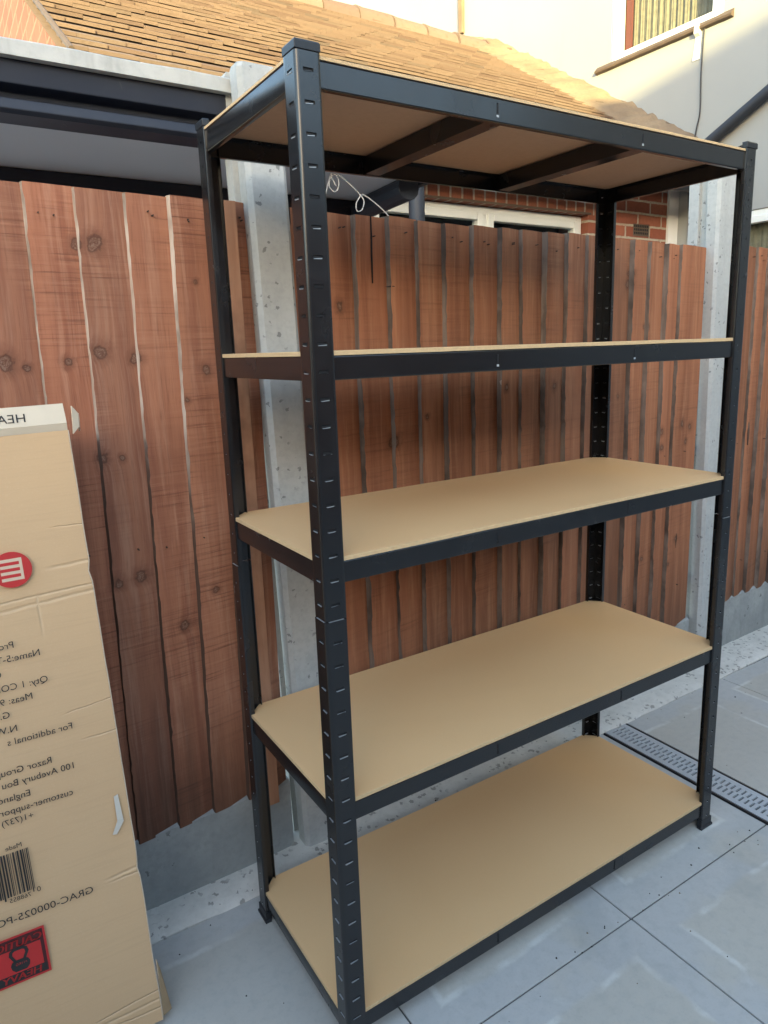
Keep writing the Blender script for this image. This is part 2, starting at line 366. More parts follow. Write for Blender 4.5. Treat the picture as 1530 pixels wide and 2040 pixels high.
# grit and crumbs of leaf on the paving and along the strip
random.seed(21); m = MB()
for k in range(230):
    if k < 130: x = random.uniform(-.45, 3.2); y = random.uniform(.44, .60)+.02*max(0, x); z = .012 if y > .52+.02*max(0, x) else .001
    else: x = random.uniform(-.4, 2.6); y = random.choice((random.uniform(-.6, .5), Y0+random.gauss(0, .02))); z = .001
    s_ = random.uniform(.0012, .0032)*(1.7 if random.random() < .12 else 1); n = 5; ph = random.uniform(0, 6)
    lo = [(x+s_*random.uniform(.6, 1.4)*math.cos(ph+2*math.pi*q/n), y+s_*random.uniform(.6, 1.4)*math.sin(ph+2*math.pi*q/n), z-.002) for q in range(n)]
    m.add(lo+[(x, y, z+s_*.7)], [(q, (q+1) % n, n) for q in range(n)], 0 if random.random() < .7 else 1)
gr_ = m.build('grit', ['grit_dark', 'grit_pale']); gr_['kind'] = 'stuff'; gr_['label'] = 'dark grit and leaf crumbs scattered on the paving'
# ------------------------------------------------------------ drain channel
dr = thing('drain_channel', 'grey slotted linear drain grating set into the paving beside the shelving', 'drain', (1.405, .2, 0))
m = MB(); m.box(1.3470, 1.3535, -5, .512, -.022, .0012); m.box(1.4625, 1.4690, -5, .512, -.022, .0012); m.box(1.3535, 1.4625, -5, .512, -.0218, -.018); m.build('channel_frame', 'black_plastic', dr)
m = MB(); xa, xb = 1.3565, 1.4595
def bar(x0, x1, y0, y1): m.box(x0, x1, y0, y1, -.008, .0016)
bar(xa, xa+.020, -4, .505); bar(xb-.020, xb, -4, .505); bar(1.4050, 1.4110, -4, .505)
y = .505
while y > -2.4:
    for (l, r_, ph) in ((xa+.020, 1.4050, 0), (1.4110, xb-.020, .006)):
        m.box(l, r_, y-ph-.0105, y-ph, -.008, .0014)
    y -= .0178
m.build('grating', 'grate_steel', dr)

# ------------------------------------------------------------ shelving unit
W, D, PH = 1.212, .453, 1.838
ZB = [.036, .5175, .990, 1.341, 1.779]; HB = .040; BT = .0075
rack = thing('shelving_unit', 'tall black steel shelving unit with five bare hardboard shelves standing on the paving', 'shelving unit', (0, 0, 0))
FW, TH = .042, .0045
def upright(cx, cy, sx, sy, style):
    """L post; arris at (cx, cy), flanges running along sx and sy"""
    m = MB()
    T = lambda a, b, z: (cx+sx*a, cy+sy*b, z)
    lip = .011; r = .003
    for (za, zb, grow) in ((.012, .926, .0012), (.9275, PH-.012, 0)):
        g_ = grow
        # arris and lips as swept bars
        arc = [(.006, -g_), (.0035, .0004-g_), (.0016-g_*.5, .0016-g_*.5), (.0004-g_, .0035), (-g_, .006)]
        prof = arc + [(TH, .006), (TH, TH), (.006, TH)]
        m.sweep([[T(a_, b_, z) for a_, b_ in prof] for z in (za, zb)])
        for sw in (0, 1):
            q = [(FW-.006, -g_), (FW-.002, -g_), (FW-.0005, .001), (FW, .003), (FW, lip), (FW-.002, lip), (FW-.002, TH), (FW-.006, TH)]
            m.sweep([[T(*((b_, a_) if sw else (a_, b_)), z) for a_, b_ in q] for z in (za, zb)])
            # flat web with pockets on the outside and on the inside
            for side in (0, 1):
                base = -g_ if side == 0 else TH
                dirn = 1 if side == 0 else -1
                def P(u, d, z):
                    b_ = base+dirn*d
                    return T(*((b_, u) if sw else (u, b_)), z)
                ua, ub = .006, FW-.006
                kind = style[sw*2+side]
                if kind == 'slot': s0, s1, hh = .012, .0295, .0052
                elif kind == 'dash': s0, s1, hh = .014, .028, .0035
                else: s0, s1, hh = .0185, .0235, .005
                zs = []; z = za+.028
                while z < zb-.02: zs.append(z); z += .0445
                lev = [za]
                for z in zs: lev += [z-hh/2, z+hh/2]
                lev.append(zb)
                for k in range(len(lev)-1):
                    z0, z1 = lev[k], lev[k+1]
                    if k % 2 == 0: m.quad(P(ua, 0, z0), P(ub, 0, z0), P(ub, 0, z1), P(ua, 0, z1))
                    else:
                        m.quad(P(ua, 0, z0), P(s0, 0, z0), P(s0, 0, z1), P(ua, 0, z1)); m.quad(P(s1, 0, z0), P(ub, 0, z0), P(ub, 0, z1), P(s1, 0, z1))
                        d = .0019
                        m.quad(P(s0, d, z0), P(s1, d, z0), P(s1, d, z1), P(s0, d, z1), 2)
                        m.quad(P(s0, 0, z0), P(s0, d, z0), P(s0, d, z1), P(s0, 0, z1), 2); m.quad(P(s1, 0, z0), P(s1, d, z0), P(s1, d, z1), P(s1, 0, z1), 2)
                        m.quad(P(s0, 0, z1), P(s1, 0, z1), P(s1, d, z1), P(s0, d, z1), 2)
                        m.quad(P(s0, 0, z0), P(s1, 0, z0), P(s1, d, z0), P(s0, d, z0), 1)  # lower slot lip painted pale for the light it catches from above
                        if kind != 'dot':
                            j0 = s0+random.uniform(0, .003); j1 = s1-random.uniform(0, .004); pr_ = .0007
                            tilt = .0012
                            vs = [P(j0, -pr_, z0-.0009), P(j1, -pr_, z0-.0009+tilt*sx), P(j1, -pr_, z0+tilt*sx), P(j0, -pr_, z0), P(j0, .0002, z0-.0009), P(j1, .0002, z0-.0009), P(j1, .0002, z0), P(j0, .0002, z0)]
                            m.add(vs, [(0, 1, 2, 3), (3, 2, 6, 7), (0, 4, 5, 1)], 1 if random.random() < .62 else 0)  # inclined pale streak painted for light caught on the lower lip
        for (u0, u1, zz) in ((.006, FW-.006, za), (.006, FW-.006, zb)):
            for sw in (0, 1):
                pts = [(u0, -g_), (u1, -g_), (u1, TH), (u0, TH)]
                m.add([T(*((b_, a_) if sw else (a_, b_)), zz) for a_, b_ in pts], [(0, 1, 2, 3)], 1 if zz > .9 and zz < .95 else 0)
    o = m.build('upright', ['black_steel', 'pale_steel', 'slot_black'], rack, smooth=35)
    # rubber foot and top cap
    for nm, z0, z1, e in (('foot', 0, .028, .0025), ('top_cap', PH-.011, PH+.003, .0009)):
        k = MB(); pf = [(-e, -e), (FW+e, -e), (FW+e, .013), (.016, .013), (.013, .016), (.013, FW+e), (-e, FW+e)]
        if nm == 'top_cap': pf = [(-e, -e), (FW+e, -e), (FW+e, .012), (FW*.75, .016), (.016, FW*.75), (.012, FW+e), (-e, FW+e)]
        flare = .003 if nm == 'foot' else 0
        def ring(z, ex): return [T(a_+(ex if a_ > .02 else -ex), b_+(ex if b_ > .02 else -ex), z) for a_, b_ in pf]
        k.sweep([ring(z0, flare), ring(z0+.006, flare), ring(z0+.009, 0), ring(z1, 0)] if nm == 'foot' else [ring(z0, 0), ring(z1-.003, 0), ring(z1, -.002)])
        k.build(nm, 'black_plastic', o, bevel=.0008)
    return o
u0 = upright(.002, -.002, 1, 1, ('slot', 'dash', 'slot', 'dash'))
upright(W, -.001, -1, 1, ('dot', 'dash', 'dot', 'dash'))
upright(0, D, 1, -1, ('dot', 'dot', 'dot', 'dot'))
upright(W, D, -1, -1, ('dash', 'dash', 'dash', 'dash'))

def channel(p0, p1, inward, z0, h, web=.0016, top=.015, bot=.011):
    """C section beam from p0 to p1, outer face on the p0-p1 line, open towards inward"""
    m = MB(); a_, b_ = Vector((*p0, 0)), Vector((*p1, 0)); n_ = Vector((*inward, 0))
    pf = [(0, .0025), (.0007, .0007), (.0025, 0), (bot, 0), (bot, web), (web, web), (web, h-web), (top, h-web), (top, h), (.0025, h), (.0007, h-.0007), (0, h-.0025)]
    m.sweep([[q+n_*u+Vector((0, 0, z0+z)) for u, z in pf] for q in (a_, b_)])
    return m
for t, z in enumerate(ZB):
    fr = channel((.012, .0035), (W-.012, .0035), (0, 1), z, HB)
    fr_o = fr.build('long_beam', 'black_steel', rack)
    for xb_ in (.400, .800):                       # tie bar lug slots; pale squares painted for light through the holes
        k = MB(); k.box(xb_-.0016, xb_+.0016, .0028, .0042, z+.014, z+.032, 0); k.box(xb_-.0024, xb_+.0024, .0026, .0042, z+.0085, z+.0125, 1 if t > 2 else 0)
        k.build('lug_slot', ['slot_black', 'pale_steel'], fr_o)
    channel((.012, D-.0035), (W-.012, D-.0035), (0, -1), z, HB).build('long_beam', 'black_steel', rack, smooth=35)
    channel((.0035, .010), (.0035, D-.010), (1, 0), z, HB).build('short_beam', 'black_steel', rack, smooth=35)
    channel((W-.0035, .010), (W-.0035, D-.010), (-1, 0), z, HB).build('short_beam', 'black_steel', rack, smooth=35)
    for xb_ in (.400, .800):                       # tie bars: upturned channels under the board
        k = MB(); zt = z+HB-.001; hh = .037; ww = .019; pf = [(-ww, 0), (-ww, hh), (-ww+.0016, hh), (-ww+.0016, .0016), (ww-.0016, .0016), (ww-.0016, hh), (ww, hh), (ww, 0)]
        k.sweep([[(xb_+u, yy, zt-hh+v-.0006) for u, v in pf] for yy in (.0075, D-.0075)]); k.build('tie_bar', 'black_steel', rack)
    # board
    k = MB(); e = .0022; ch = .036; z0 = z+HB+.0006; z1 = z0+(BT if t < 4 else .0052)
    def outline(zz, dx=0, sag=0):
        x0, x1, y0, y1 = e-dx, W-e+dx, e-dx, D-e+dx; pts = []
        cor = [((x0+ch, y0), (x1-ch, y0)), ((x1, y0+ch), (x1, y1-ch)), ((x1-ch, y1), (x0+ch, y1)), ((x0, y1-ch), (x0, y0+ch))]
        for (pa, pb) in cor:
            nn = 24 if abs(pa[0]-pb[0]) > .5 else 4
            for q in range(nn+1):
                f = q/nn; x = pa[0]+(pb[0]-pa[0])*f; y = pa[1]+(pb[1]-pa[1])*f
                pts.append((x, y, zz+.0007*mnoise.noise((x*6+t*5, y*3, t*1.7))))
        return pts
    ring0, ring1, ring2 = outline(z0), outline(z1-.0008), outline(z1, -.0008)
    k.sweep([ring0, ring1], caps=False, mi=1); k.sweep([ring1, ring2], caps=False, mi=1)
    n_ = len(ring0); k.add(ring2, [tuple(range(n_))], 0); k.add(ring0, [tuple(range(n_))], 2)
    k.build('shelf_board', ['hardboard', 'hardboard_edge', 'hardboard_back'], rack)

# ------------------------------------------------------------ cardboard box
BX = Matrix(((.99681, .07811, -.01653, -.287), (-.07617, .99245, .09615, .280), (.02392, -.09459, .99523, .0165), (0, 0, 0, 1)))
box = thing('cardboard_box', 'tall brown cardboard box printed in mirrored black and red, leaning by the fence', 'box')
box.matrix_world = BX
bw, bd, bh = .470, .165, 1.2489
m = MB()
nz = 60
def redge(z): return -.0045-.0045*math.exp(-((z-.975)/.012)**2)-.004*math.exp(-((z-.36)/.01)**2)+.0016*mnoise.noise((z*9, 1, 0))
rings = []
for i in range(nz+1):
    z = bh*i/nz; xr = redge(z); yb = .0015*mnoise.noise((3, z*6, 0))
    # gentle dents on the big face
    row = []
    for q in range(17):
        u = -bw+(xr+bw)*q/16; row.append((u, .004*mnoise.noise((u*5, z*4, 2))*min(1, (16-q)/3)*min(1, q/3), z))
    row += [(xr+.0005, .003, z), (xr, bd*.5, z), (xr, bd, z), (-bw, bd, z), (-bw, bd*.5, z)]
    rings.append(row)
m.sweep(rings, caps=False)
for q in range(nz):                                # torn pale paper showing along the corner
    z0, z1 = bh*q/nz, bh*(q+1)/nz
    m.quad((redge(z0)-.0002, -.0009, z0), (redge(z0)+.0020, .0006, z0), (redge(z1)+.0020, .0006, z1), (redge(z1)-.0002, -.0009, z1), 1)
body = m.build('box_body', ['cardboard', 'cardboard_edge'], box, smooth=30)
m = MB()                                           # front flap standing up at the top, its fold slightly leaning
def sheet(mm, pts, th, mi=(0, 1)):
    a_, b_, c_, d_ = [Vector(p) for p in pts]; n_ = (b_-a_).cross(d_-a_).normalized()*th
    vs = [a_, b_, c_, d_, a_+n_, b_+n_, c_+n_, d_+n_]
    mm.add(vs, [(0, 1, 2, 3), (7, 6, 5, 4)], mi[0]); mm.add(vs, [(0, 4, 5, 1), (1, 5, 6, 2), (2, 6, 7, 3), (3, 7, 4, 0)], mi[1])
sheet(m, [(-bw, .000, bh), (-.0045, .000, bh), (-.0043, -.006, bh+.0135), (-bw, -.006, bh+.0135)], -.004)
sheet(m, [(-bw, -.0055, bh+.0136), (-.0043, -.0055, bh+.0136), (-.0056, .004, bh+.0500), (-bw, .004, bh+.0500)], -.004)
m.build('top_flap', ['pale_card', 'cardboard_edge'], box)
m = MB(); sheet(m, [(.0035, .006, bh-.008), (.0150, .012, bh+.004), (.0170, .012, bh+.030), (.0075, .006, bh+.044)], .003); sheet(m, [(.0150, .0125, bh+.004), (.0165, .035, bh-.004), (.0185, .035, bh+.018), (.0170, .0125, bh+.030)], .003)
m.build('side_flap', ['pale_card', 'cardboard_edge'], box)
m = MB(); sheet(m, [(-.003, .006, .004), (.016, .02, .001), (.006, .02, .100), (.0005, .006, .136)], .003); m.build('bottom_flap', ['cardboard_inside', 'cardboard_edge'], box)
m = MB()
sheet(m, [(-.0290, -.0052, .4690), (-.0175, -.0052, .4650), (-.0205, -.0044, .5223), (-.0285, -.0044, .5200)], .0012, (0, 0)); sheet(m, [(-.0415, -.0060, .4438), (-.0335, -.0060, .4420), (-.0175, -.0056, .4646), (-.0290, -.0056, .4686)], .0012, (0, 0))
m.build('torn_tape', 'torn_paper', box)

# printing: mirrored lettering, laid on the box face
def font_mesh(txt):
    cu = bpy.data.curves.new('txt', 'FONT'); cu.body = txt; cu.resolution_u = 3
    ob = bpy.data.objects.new('txt', cu); COL.objects.link(ob); bpy.context.view_layer.update()
    me = bpy.data.meshes.new_from_object(ob.evaluated_get(bpy.context.evaluated_depsgraph_get()))
    vs = [v.co.copy() for v in me.vertices]; fs = [tuple(p.vertices) for p in me.polygons]
    bpy.data.objects.remove(ob); bpy.data.curves.remove(cu); bpy.data.meshes.remove(me); return vs, fs
CAP = max(v.y for v in font_mesh('H')[0])
def text(mm, txt, u, z, cap, wsc=1.0, mi=0, y=-.0062, shear=0, place=None, weight=0):
    vs, fs = font_mesh(txt); k = cap/CAP; x0 = min(v.x for v in vs)
    P = place or (lambda uu, zz: (uu, y, zz))
    for ox in ((0,) if not weight else (-weight, 0, weight)):
        mm.add([P(u-(v.x-x0)*k*wsc-shear*v.y*k+ox, z+v.y*k) for v in vs], fs, mi)
CH = .0122
for txt, u, z, cp in [('Product', -.1528, .8633, CH), ('Name:5-Tier', -.1129, .8385, CH), ('Colour:Black', -.1801, .8124, CH), ('Qty: 1 COLOR', -.1072, .7849, CH), ('Meas: 93x46', -.1371, .7596, CH),
                      ('G.W', -.1784, .7345, CH), ('N.W', -.1707, .7061, CH), ('For additional s', -.080, .6820, CH), ('Razor Group', -.1244, .6265, CH), ('100 Avebury Bou', -.0889, .6030, CH),
                      ('England', -.1684, .5760, CH), ('customer-suppor', -.0981, .5516, CH), ('+1(737)', -.1699, .5312, .0115), ('Made', -.1973, .4831, .0088), ('0', -.1793, .3832, .0100), ('768855', -.1965, .3800, .0085), ('GRAC-000025-PO3', -.0920, .3400, .0138)]:
    pm = MB(); text(pm, txt, u, z, cp, 1.0 if cp != .0138 else 1.10); pm.build('printed_line', 'black_ink', box)
random.seed(3); pm = MB(); u = -.1883
while u > -.275:
    wdt = random.choice((.0010, .0010, .0019, .0030)); lo = .3915 if random.random() < .8 else .386
    pm.add([(u, -.0062, lo), (u-wdt, -.0062, lo), (u-wdt, -.0062, .4772), (u, -.0062, .4772)], [(0, 1, 2, 3)]); u -= wdt+random.choice((.0010, .0016, .0024))
pm.build('barcode', 'black_ink', box)
fm = MB()                                          # lettering on the flap
def onflap(uu, zz): f = (zz-(bh+.0136))/.0364; return (uu, -.0063+f*.0095-.0003, zz)
text(fm, 'HEAVY', -.0713, 1.2705, .0150, 1.15, place=onflap); fm.build('flap_lettering', 'black_ink', box)
lg = MB(); c_ = (-.1343, 1.0069)
lg.add([(c_[0]+.0332*math.cos(t), -.0060, c_[1]+.0332*math.sin(t)) for t in [2*math.pi*k/48 for k in range(48)]], [tuple(range(48))], 0)
lg.box(c_[0]-.0183, c_[0]+.0183, -.0064, -.0062, c_[1]-.0203, c_[1]+.0203, 1)
for dz in (-.0115, 0, .0115): lg.box(c_[0]-.0183, c_[0]+.0135, -.0067, -.0065, c_[1]+dz-.0029, c_[1]+dz+.0029, 0)
lg.build('round_emblem', ['red_ink', 'cream_ink'], box)
cl = MB(); ur, ul, zb_, zt_ = -.1858, -.3110, .2160, .3130
cl.box(ul, ur, -.0060, -.0058, zb_, zt_, 0)
cl.box(ul+.004, ur-.004, -.0063, -.0061, zb_+.004, zt_-.004, 2); cl.box(ul+.008, ur-.010, -.0066, -.0064, zb_+.022, zt_-.026, 0)
cl.box(ul+.006, ur-.006, -.0066, -.0064, zb_+.006, zb_+.0215, 1)
text(cl, 'CAUTION', -.1935, .2905, .0140, 1.05, 0, -.0072, -.18, weight=.0006); text(cl, 'HEAVY', -.2030, .2235, .0130, 1.15, 0, -.0072, -.18, weight=.0006)
kc_ = (-.2340, .2560)
ring = [(kc_[0]+x, -.0070, kc_[1]+z) for x, z in [(-.0095, -.0150), (.0095, -.0150), (.0150, -.0090), (.0165, -.001), (.0135, .0055), (.0080, .0085), (-.0080, .0085), (-.0135, .0055), (-.0165, -.001), (-.0150, -.0090)]]
cl.add(ring, [tuple(range(10))], 1)
oo, ii = [(-.0100, .006), (-.0170, .0200), (-.0150, .0290), (-.0080, .0330), (.0080, .0330), (.0150, .0290), (.0170, .0200), (.0100, .006)], [(-.0060, .009), (-.0110, .0200), (-.0098, .0255), (-.0060, .0275), (.0060, .0275), (.0098, .0255), (.0110, .0200), (.0060, .009)]
for q in range(7): cl.add([(kc_[0]+x, -.0070, kc_[1]+z) for x, z in (oo[q], oo[q+1], ii[q+1], ii[q])], [(0, 1, 2, 3)], 1)
text(cl, '>11KG', -.2225, .2535, .0046, 1.0, 0, -.0076)
cl.build('warning_label', ['red_ink', 'black_ink', 'dark_red_ink'], box)

# ------------------------------------------------------------ fence
GP, GB, GQ = 'featheredge fence panels between concrete posts', 'concrete gravel boards under the fence', 'slotted concrete fence posts'
def fence_y(x): return .600+.028*max(0, x)
def fence(label, x0, x1, edges, wood_m, edge_m, zt=1.731, cham=(.009, .012), jag=1.0, battens=(), lean=0, taper=.0095, marks=()):
    t = thing('fence_panel', label, 'fence', ((x0+x1)/2, fence_y((x0+x1)/2)+.03, .21), GP)
    m = MB(); ed = edges+[x1]; seg = 90
    for i in range(len(ed)-1):
        xa_, xb_ = ed[i], ed[i+1]; s_ = random.uniform(0, 99); zb = .212+random.uniform(-.004, .003)+.012*(xa_ > 2.1)*2; zt_ = zt+random.uniform(-.003, .003); dy = random.uniform(-.0025, .0025)
        rings = []
        for k in range(seg+1):
            f = k/seg; z = zb+(zt_-zb)*f; ln = lean*(z-1.73)
            j = jag*(.0014*mnoise.noise((s_, z*2.2, 0))+.0009*mnoise.noise((s_+9, z*9, 0))+.0010*mnoise.noise((s_+9, z*31, 0)))
            cw = cham[0]*(1+jag*(.8*mnoise.noise((s_+4, z*2.5, 0))+.5*mnoise.noise((s_+14, z*17, 0))+.7*mnoise.noise((s_+24, z*45, 0))))
            cw = max(.0012, cw); y0 = fence_y(xa_)+dy; y1 = fence_y(xb_)+dy
            bow = .004*mnoise.noise((s_, z*1.5, 3))
            xl = xa_+j+ln; xr = xb_+.012+ln if i < len(ed)-2 else xb_+ln*.2
            rings.append([(xl, y0+cham[1]+bow, z), (xl+cw, y0+bow, z), (xl+cw+.3*(xr-xl-cw), y0+.003+bow, z), (xr, y1+taper+bow, z), (xr, y1+taper+.006+bow, z), (xl, y0+cham[1]+.012+bow, z)])
        n0 = len(m.f); m.sweep(rings)
        for q in range(n0, len(m.f)):
            idx = (q-n0) % 6
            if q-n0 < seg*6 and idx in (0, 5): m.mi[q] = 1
        for zn in (zt-.045+random.uniform(-.012, .012), zt-.045+random.uniform(-.012, .012), .955+random.uniform(-.01, .01), .40+random.uniform(-.01, .01)):
            if random.random() < .35: continue
            xn = xa_+random.uniform(.25, .75)*(xb_-xa_)+lean*(zn-1.73); yn = fence_y(xa_)-.0032
            m.add([(xn+.0016*math.cos(t_), yn, zn+.0016*math.sin(t_)) for t_ in [math.pi*q/3 for q in range(6)]]+[(xn+.0016*math.cos(t_), yn+.012, zn+.0016*math.sin(t_)) for t_ in [math.pi*q/3 for q in range(6)]], [(0, 1, 2, 3, 4, 5)]+[(q, (q+1) % 6, 6+(q+1) % 6, 6+q) for q in range(6)], 4)
    for (xs_, z0_, z1_, w_, mt_) in marks:  # dark cracks, and pale slivers painted for light showing through gaps
        k = 9; rr = []
        for q in range(k):
            f = q/(k-1); ww_ = w_*math.sin(math.pi*min(.97, max(.03, f)))*.5; xc_ = xs_+.0018*mnoise.noise((xs_*9, f*3, 0)); yc_ = fence_y(xs_)-.0010
            rr.append([(xc_-ww_, yc_, z0_+(z1_-z0_)*f), (xc_+ww_, yc_, z0_+(z1_-z0_)*f), (xc_+ww_, yc_+.010, z0_+(z1_-z0_)*f), (xc_-ww_, yc_+.010, z0_+(z1_-z0_)*f)])
        m.sweep(rr, mi=mt_)
    m.build('plank_panel', [wood_m, edge_m, 'slot_black', 'pale_edge_and_gap_light', 'rusty_nail'], t)
    for (bx0, bx1, by) in battens:
        b = MB(); rr = []
        for k in range(21):
            z = .19+(zt-.004-.19)*k/20; ln = -lean*0+.012*(1.73-z)*.0
            rr.append([(bx0+ln, by, z), (bx1+ln, by, z), (bx1+ln, by+.022, z), (bx0+ln, by+.022, z)])
        b.sweep(rr); b.build('batten', 'batten_wood', t, bevel=.001)
    b = MB()
    for z in (.40, .95, 1.52): b.box(x0+.02, x1-.02, fence_y(x0)+.045 if x0 > 2 else fence_y(x0)+.032+.028*max(0, x1-.2), fence_y(x1)+.085, z-.02, z+.02)
    b.build('rear_rail', 'grey_sawn_edge', t)
    return t
e1 = [-1.66+.1045*k for k in range(13)]+[-.312, -.218, -.118, -.024, .071, .119]
e1 = sorted(set([x for x in e1 if x < -.35]+[-.312, -.218, -.118, -.024, .071, .119]))
fence('left fence panel of wide reddish planks with pale split edges and grey knots', -1.66, .166, e1, 'fence_wood_ruddy', 'pale_edge_and_gap_light', 1.732, (.0036, .012), 1.0, [(.088, .121, .578)], .018, .0135)
e2 = [.262, .360, .448, .552, .649, .744, .847, .957, 1.047, 1.150, 1.247, 1.347, 1.462, 1.583, 1.677, 1.775, 1.863]
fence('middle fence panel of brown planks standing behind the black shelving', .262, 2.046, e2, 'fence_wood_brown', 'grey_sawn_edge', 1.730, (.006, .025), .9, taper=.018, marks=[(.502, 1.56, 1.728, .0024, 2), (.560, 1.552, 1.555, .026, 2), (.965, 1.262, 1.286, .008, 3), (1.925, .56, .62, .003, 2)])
e3 = [2.196+.098*k for k in range(18)]
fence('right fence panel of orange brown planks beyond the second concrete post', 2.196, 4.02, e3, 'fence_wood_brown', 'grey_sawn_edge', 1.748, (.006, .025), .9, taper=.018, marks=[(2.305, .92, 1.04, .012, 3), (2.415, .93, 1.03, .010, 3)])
for (x0, x1, lb, ztop) in ((-1.66, .168, 'weathered concrete gravel board under the left fence panel by the cardboard box', .222), (.262, 2.06, 'concrete gravel board under the middle fence panel behind the shelving', .222), (2.18, 4.02, 'streaked concrete gravel board under the right fence panel near the drain', .245)):
    m = MB(); rr = []
    for k in range(31):
        x = x0+(x1-x0)*k/30; y = fence_y(x)+.006; dz = .0025*mnoise.noise((x*6, 0, 0))
        rr.append([(x, y, -.02), (x, y, ztop-.008+dz), (x, y+.008, ztop+dz), (x, y+.050, ztop+dz), (x, y+.052, -.02)])
    m.sweep(rr); tag(m.build('gravel_board', 'gravel_board_concrete', smooth=30), lb, 'gravel board', GB)
def post(x0, x1, y0, lean, lb, h=2.042):
    m = MB(); c_ = .011; y1 = y0+.128; xm = (x0+x1)/2
    pf = [(x0+c_, y0), (x1-c_, y0), (x1, y0+c_), (x1, y0+.05), (x1-.018, y0+.05), (x1-.018, y0+.085), (x1, y0+.085), (x1, y1), (x0, y1), (x0, y0+.085), (x0+.018, y0+.085), (x0+.018, y0+.05), (x0, y0+.05), (x0, y0+c_)]
    rr = []
    for k in range(9):
        z = -.02+(h+.02)*k/8; rr.append([(x+lean*(z-1.2), y, z) for x, y in pf])
    rr.append([(xm+(x-xm)*.90+lean*(h-1.2), y0+.064+(y-y0-.064)*.90, h+.012) for x, y in pf])
    m.sweep(rr); o = m.build('concrete_post', 'post_concrete', smooth=30); return tag(o, lb, 'fence post', GQ)
post(.166, .268, .576, -.022, 'pale concrete fence post just behind the left end of the shelving', 2.012)
post(2.062, 2.180, .632, -.024, 'pale concrete fence post beside the right end of the shelving', 2.05)

# ------------------------------------------------------------ lean-to behind the fence
lt = thing('lean_to', 'flat lean-to with dark gutter, pale capping and grey soffit above the fence', 'lean-to', (-1.4, 1.0, 0))
XA, XB = -3.6, .80
m = MB(); rr = []
for k in range(60):
    x = XA+(XB-XA)*k/59; j = .002*mnoise.noise((x*8, 0, 0))+.0012*mnoise.noise((x*40, 0, 0)); d = .010*(x > .6)
    rr.append([(x, .644, 1.976), (x, .642, 2.004+j), (x, .66, 2.012+j), (x, 1.20, 2.05), (x, 1.20, 2.03), (x, .70, 1.976)])
m.sweep(rr); m.build('capping', 'weathered_flashing', lt, smooth=30)
m = MB(); pf = [(.662, 1.9755), (.668, 1.932), (.700, 1.925), (.704, 1.905), (.655, 1.900), (.652, 1.880), (.664, 1.874), (.74, 1.874), (.74, 1.9755)]
m.sweep([[(x, y, z) for y, z in pf] for x in (XA, XB)]); m.build('gutter', 'gutter_navy', lt, bevel=.002)
m = MB(); m.box(XA, XB-.02, .741, 1.16, 1.8765, 1.90); m.build('soffit', 'soffit_grey', lt)
m = MB(); m.box(XA, XB-.03, 1.120, 1.20, 1.785, 1.8755); m.build('rear_beam', 'gutter_navy', lt, bevel=.003)
m = MB(); m.box(XB-.018, XB+.004, .66, 1.20, 1.862, 1.974); m.tube([(XB-.06, .78, 1.850), (XB-.03, 1.12, 1.846)], .035, 12); m.build('end_trim', 'dark_pvc', lt, bevel=.002)
m = MB(); m.tube([(1.273, 1.50, z) for z in (0, 1, 2.28)], .034, 16)
for z in (1.1, 2.2): m.tube([(1.273, 1.50, z), (1.273, 1.50, z+.03)], .038, 16)
tag(m.build('downpipe', 'dark_pvc', smooth=40), 'dark round downpipe standing in front of the white window', 'downpipe')
# loose white wire on the lean-to
def spline(pts, n=10):
    pts = [Vector(p) for p in pts]; out = []
    for i in range(len(pts)-1):
        p0, p1, p2, p3 = pts[max(i-1, 0)], pts[i], pts[i+1], pts[min(i+2, len(pts)-1)]
        for k in range(n):
            t = k/n; out.append(.5*((2*p1)+(p2-p0)*t+(2*p0-5*p1+4*p2-p3)*t*t+(-p0+3*p1-3*p2+p3)*t**3))
    return out+[pts[-1]]
m = MB()
m.tube(spline([(.425, .735, 1.76), (.438, .735, 1.80), (.455, .735, 1.846), (.466, .735, 1.852), (.478, .733, 1.838), (.476, .735, 1.815), (.462, .733, 1.806), (.450, .735, 1.82), (.456, .735, 1.843), (.478, .735, 1.850), (.510, .735, 1.832), (.545, .735, 1.805), (.556, .735, 1.790), (.549, .733, 1.768), (.534, .735, 1.762), (.530, .733, 1.780), (.542, .735, 1.798), (.552, .735, 1.806), (.580, .735, 1.795), (.625, .735, 1.766), (.65, .735, 1.74)]), .0016, 6)
m.tube(spline([(.455, .735, 1.850), (.462, .735, 1.835), (.470, .735, 1.822)]), .0016, 6)
tag(m.build('loose_wire', 'white_cable', smooth=60), 'thin white wire hanging in loops under the lean-to above the fence', 'wire')

# ------------------------------------------------------------ brick extension with clay roof
ex = thing('brick_extension', 'low red brick extension with sunlit clay tile roof behind the fence', 'building', (1.9, 3, 0))
XW, YB, SL = 3.75, 2.05, .631
def rz(y): return 3.034+SL*(y-2.741)
RY = 3.87
def wallgrid(m, x0, x1, holes, z0, z1, yf, yb):
    """front wall between x0..x1 with openings (hx0,hx1,hz0,hz1), butted boxes"""
    xs = sorted({x0, x1, *[h[0] for h in holes], *[h[1] for h in holes]}); zs = sorted({z0, z1, *[h[2] for h in holes], *[h[3] for h in holes]})
    for i in range(len(xs)-1):
        for j in range(len(zs)-1):
            xm, zm = (xs[i]+xs[i+1])/2, (zs[j]+zs[j+1])/2
            if any(h[0] < xm < h[1] and h[2] < zm < h[3] for h in holes): continue
            m.box(xs[i], xs[i+1], yf, yb, zs[j], zs[j+1])
WX0, WX1, WZ0, WZ1 = 1.385, 2.915, 1.05, 2.135
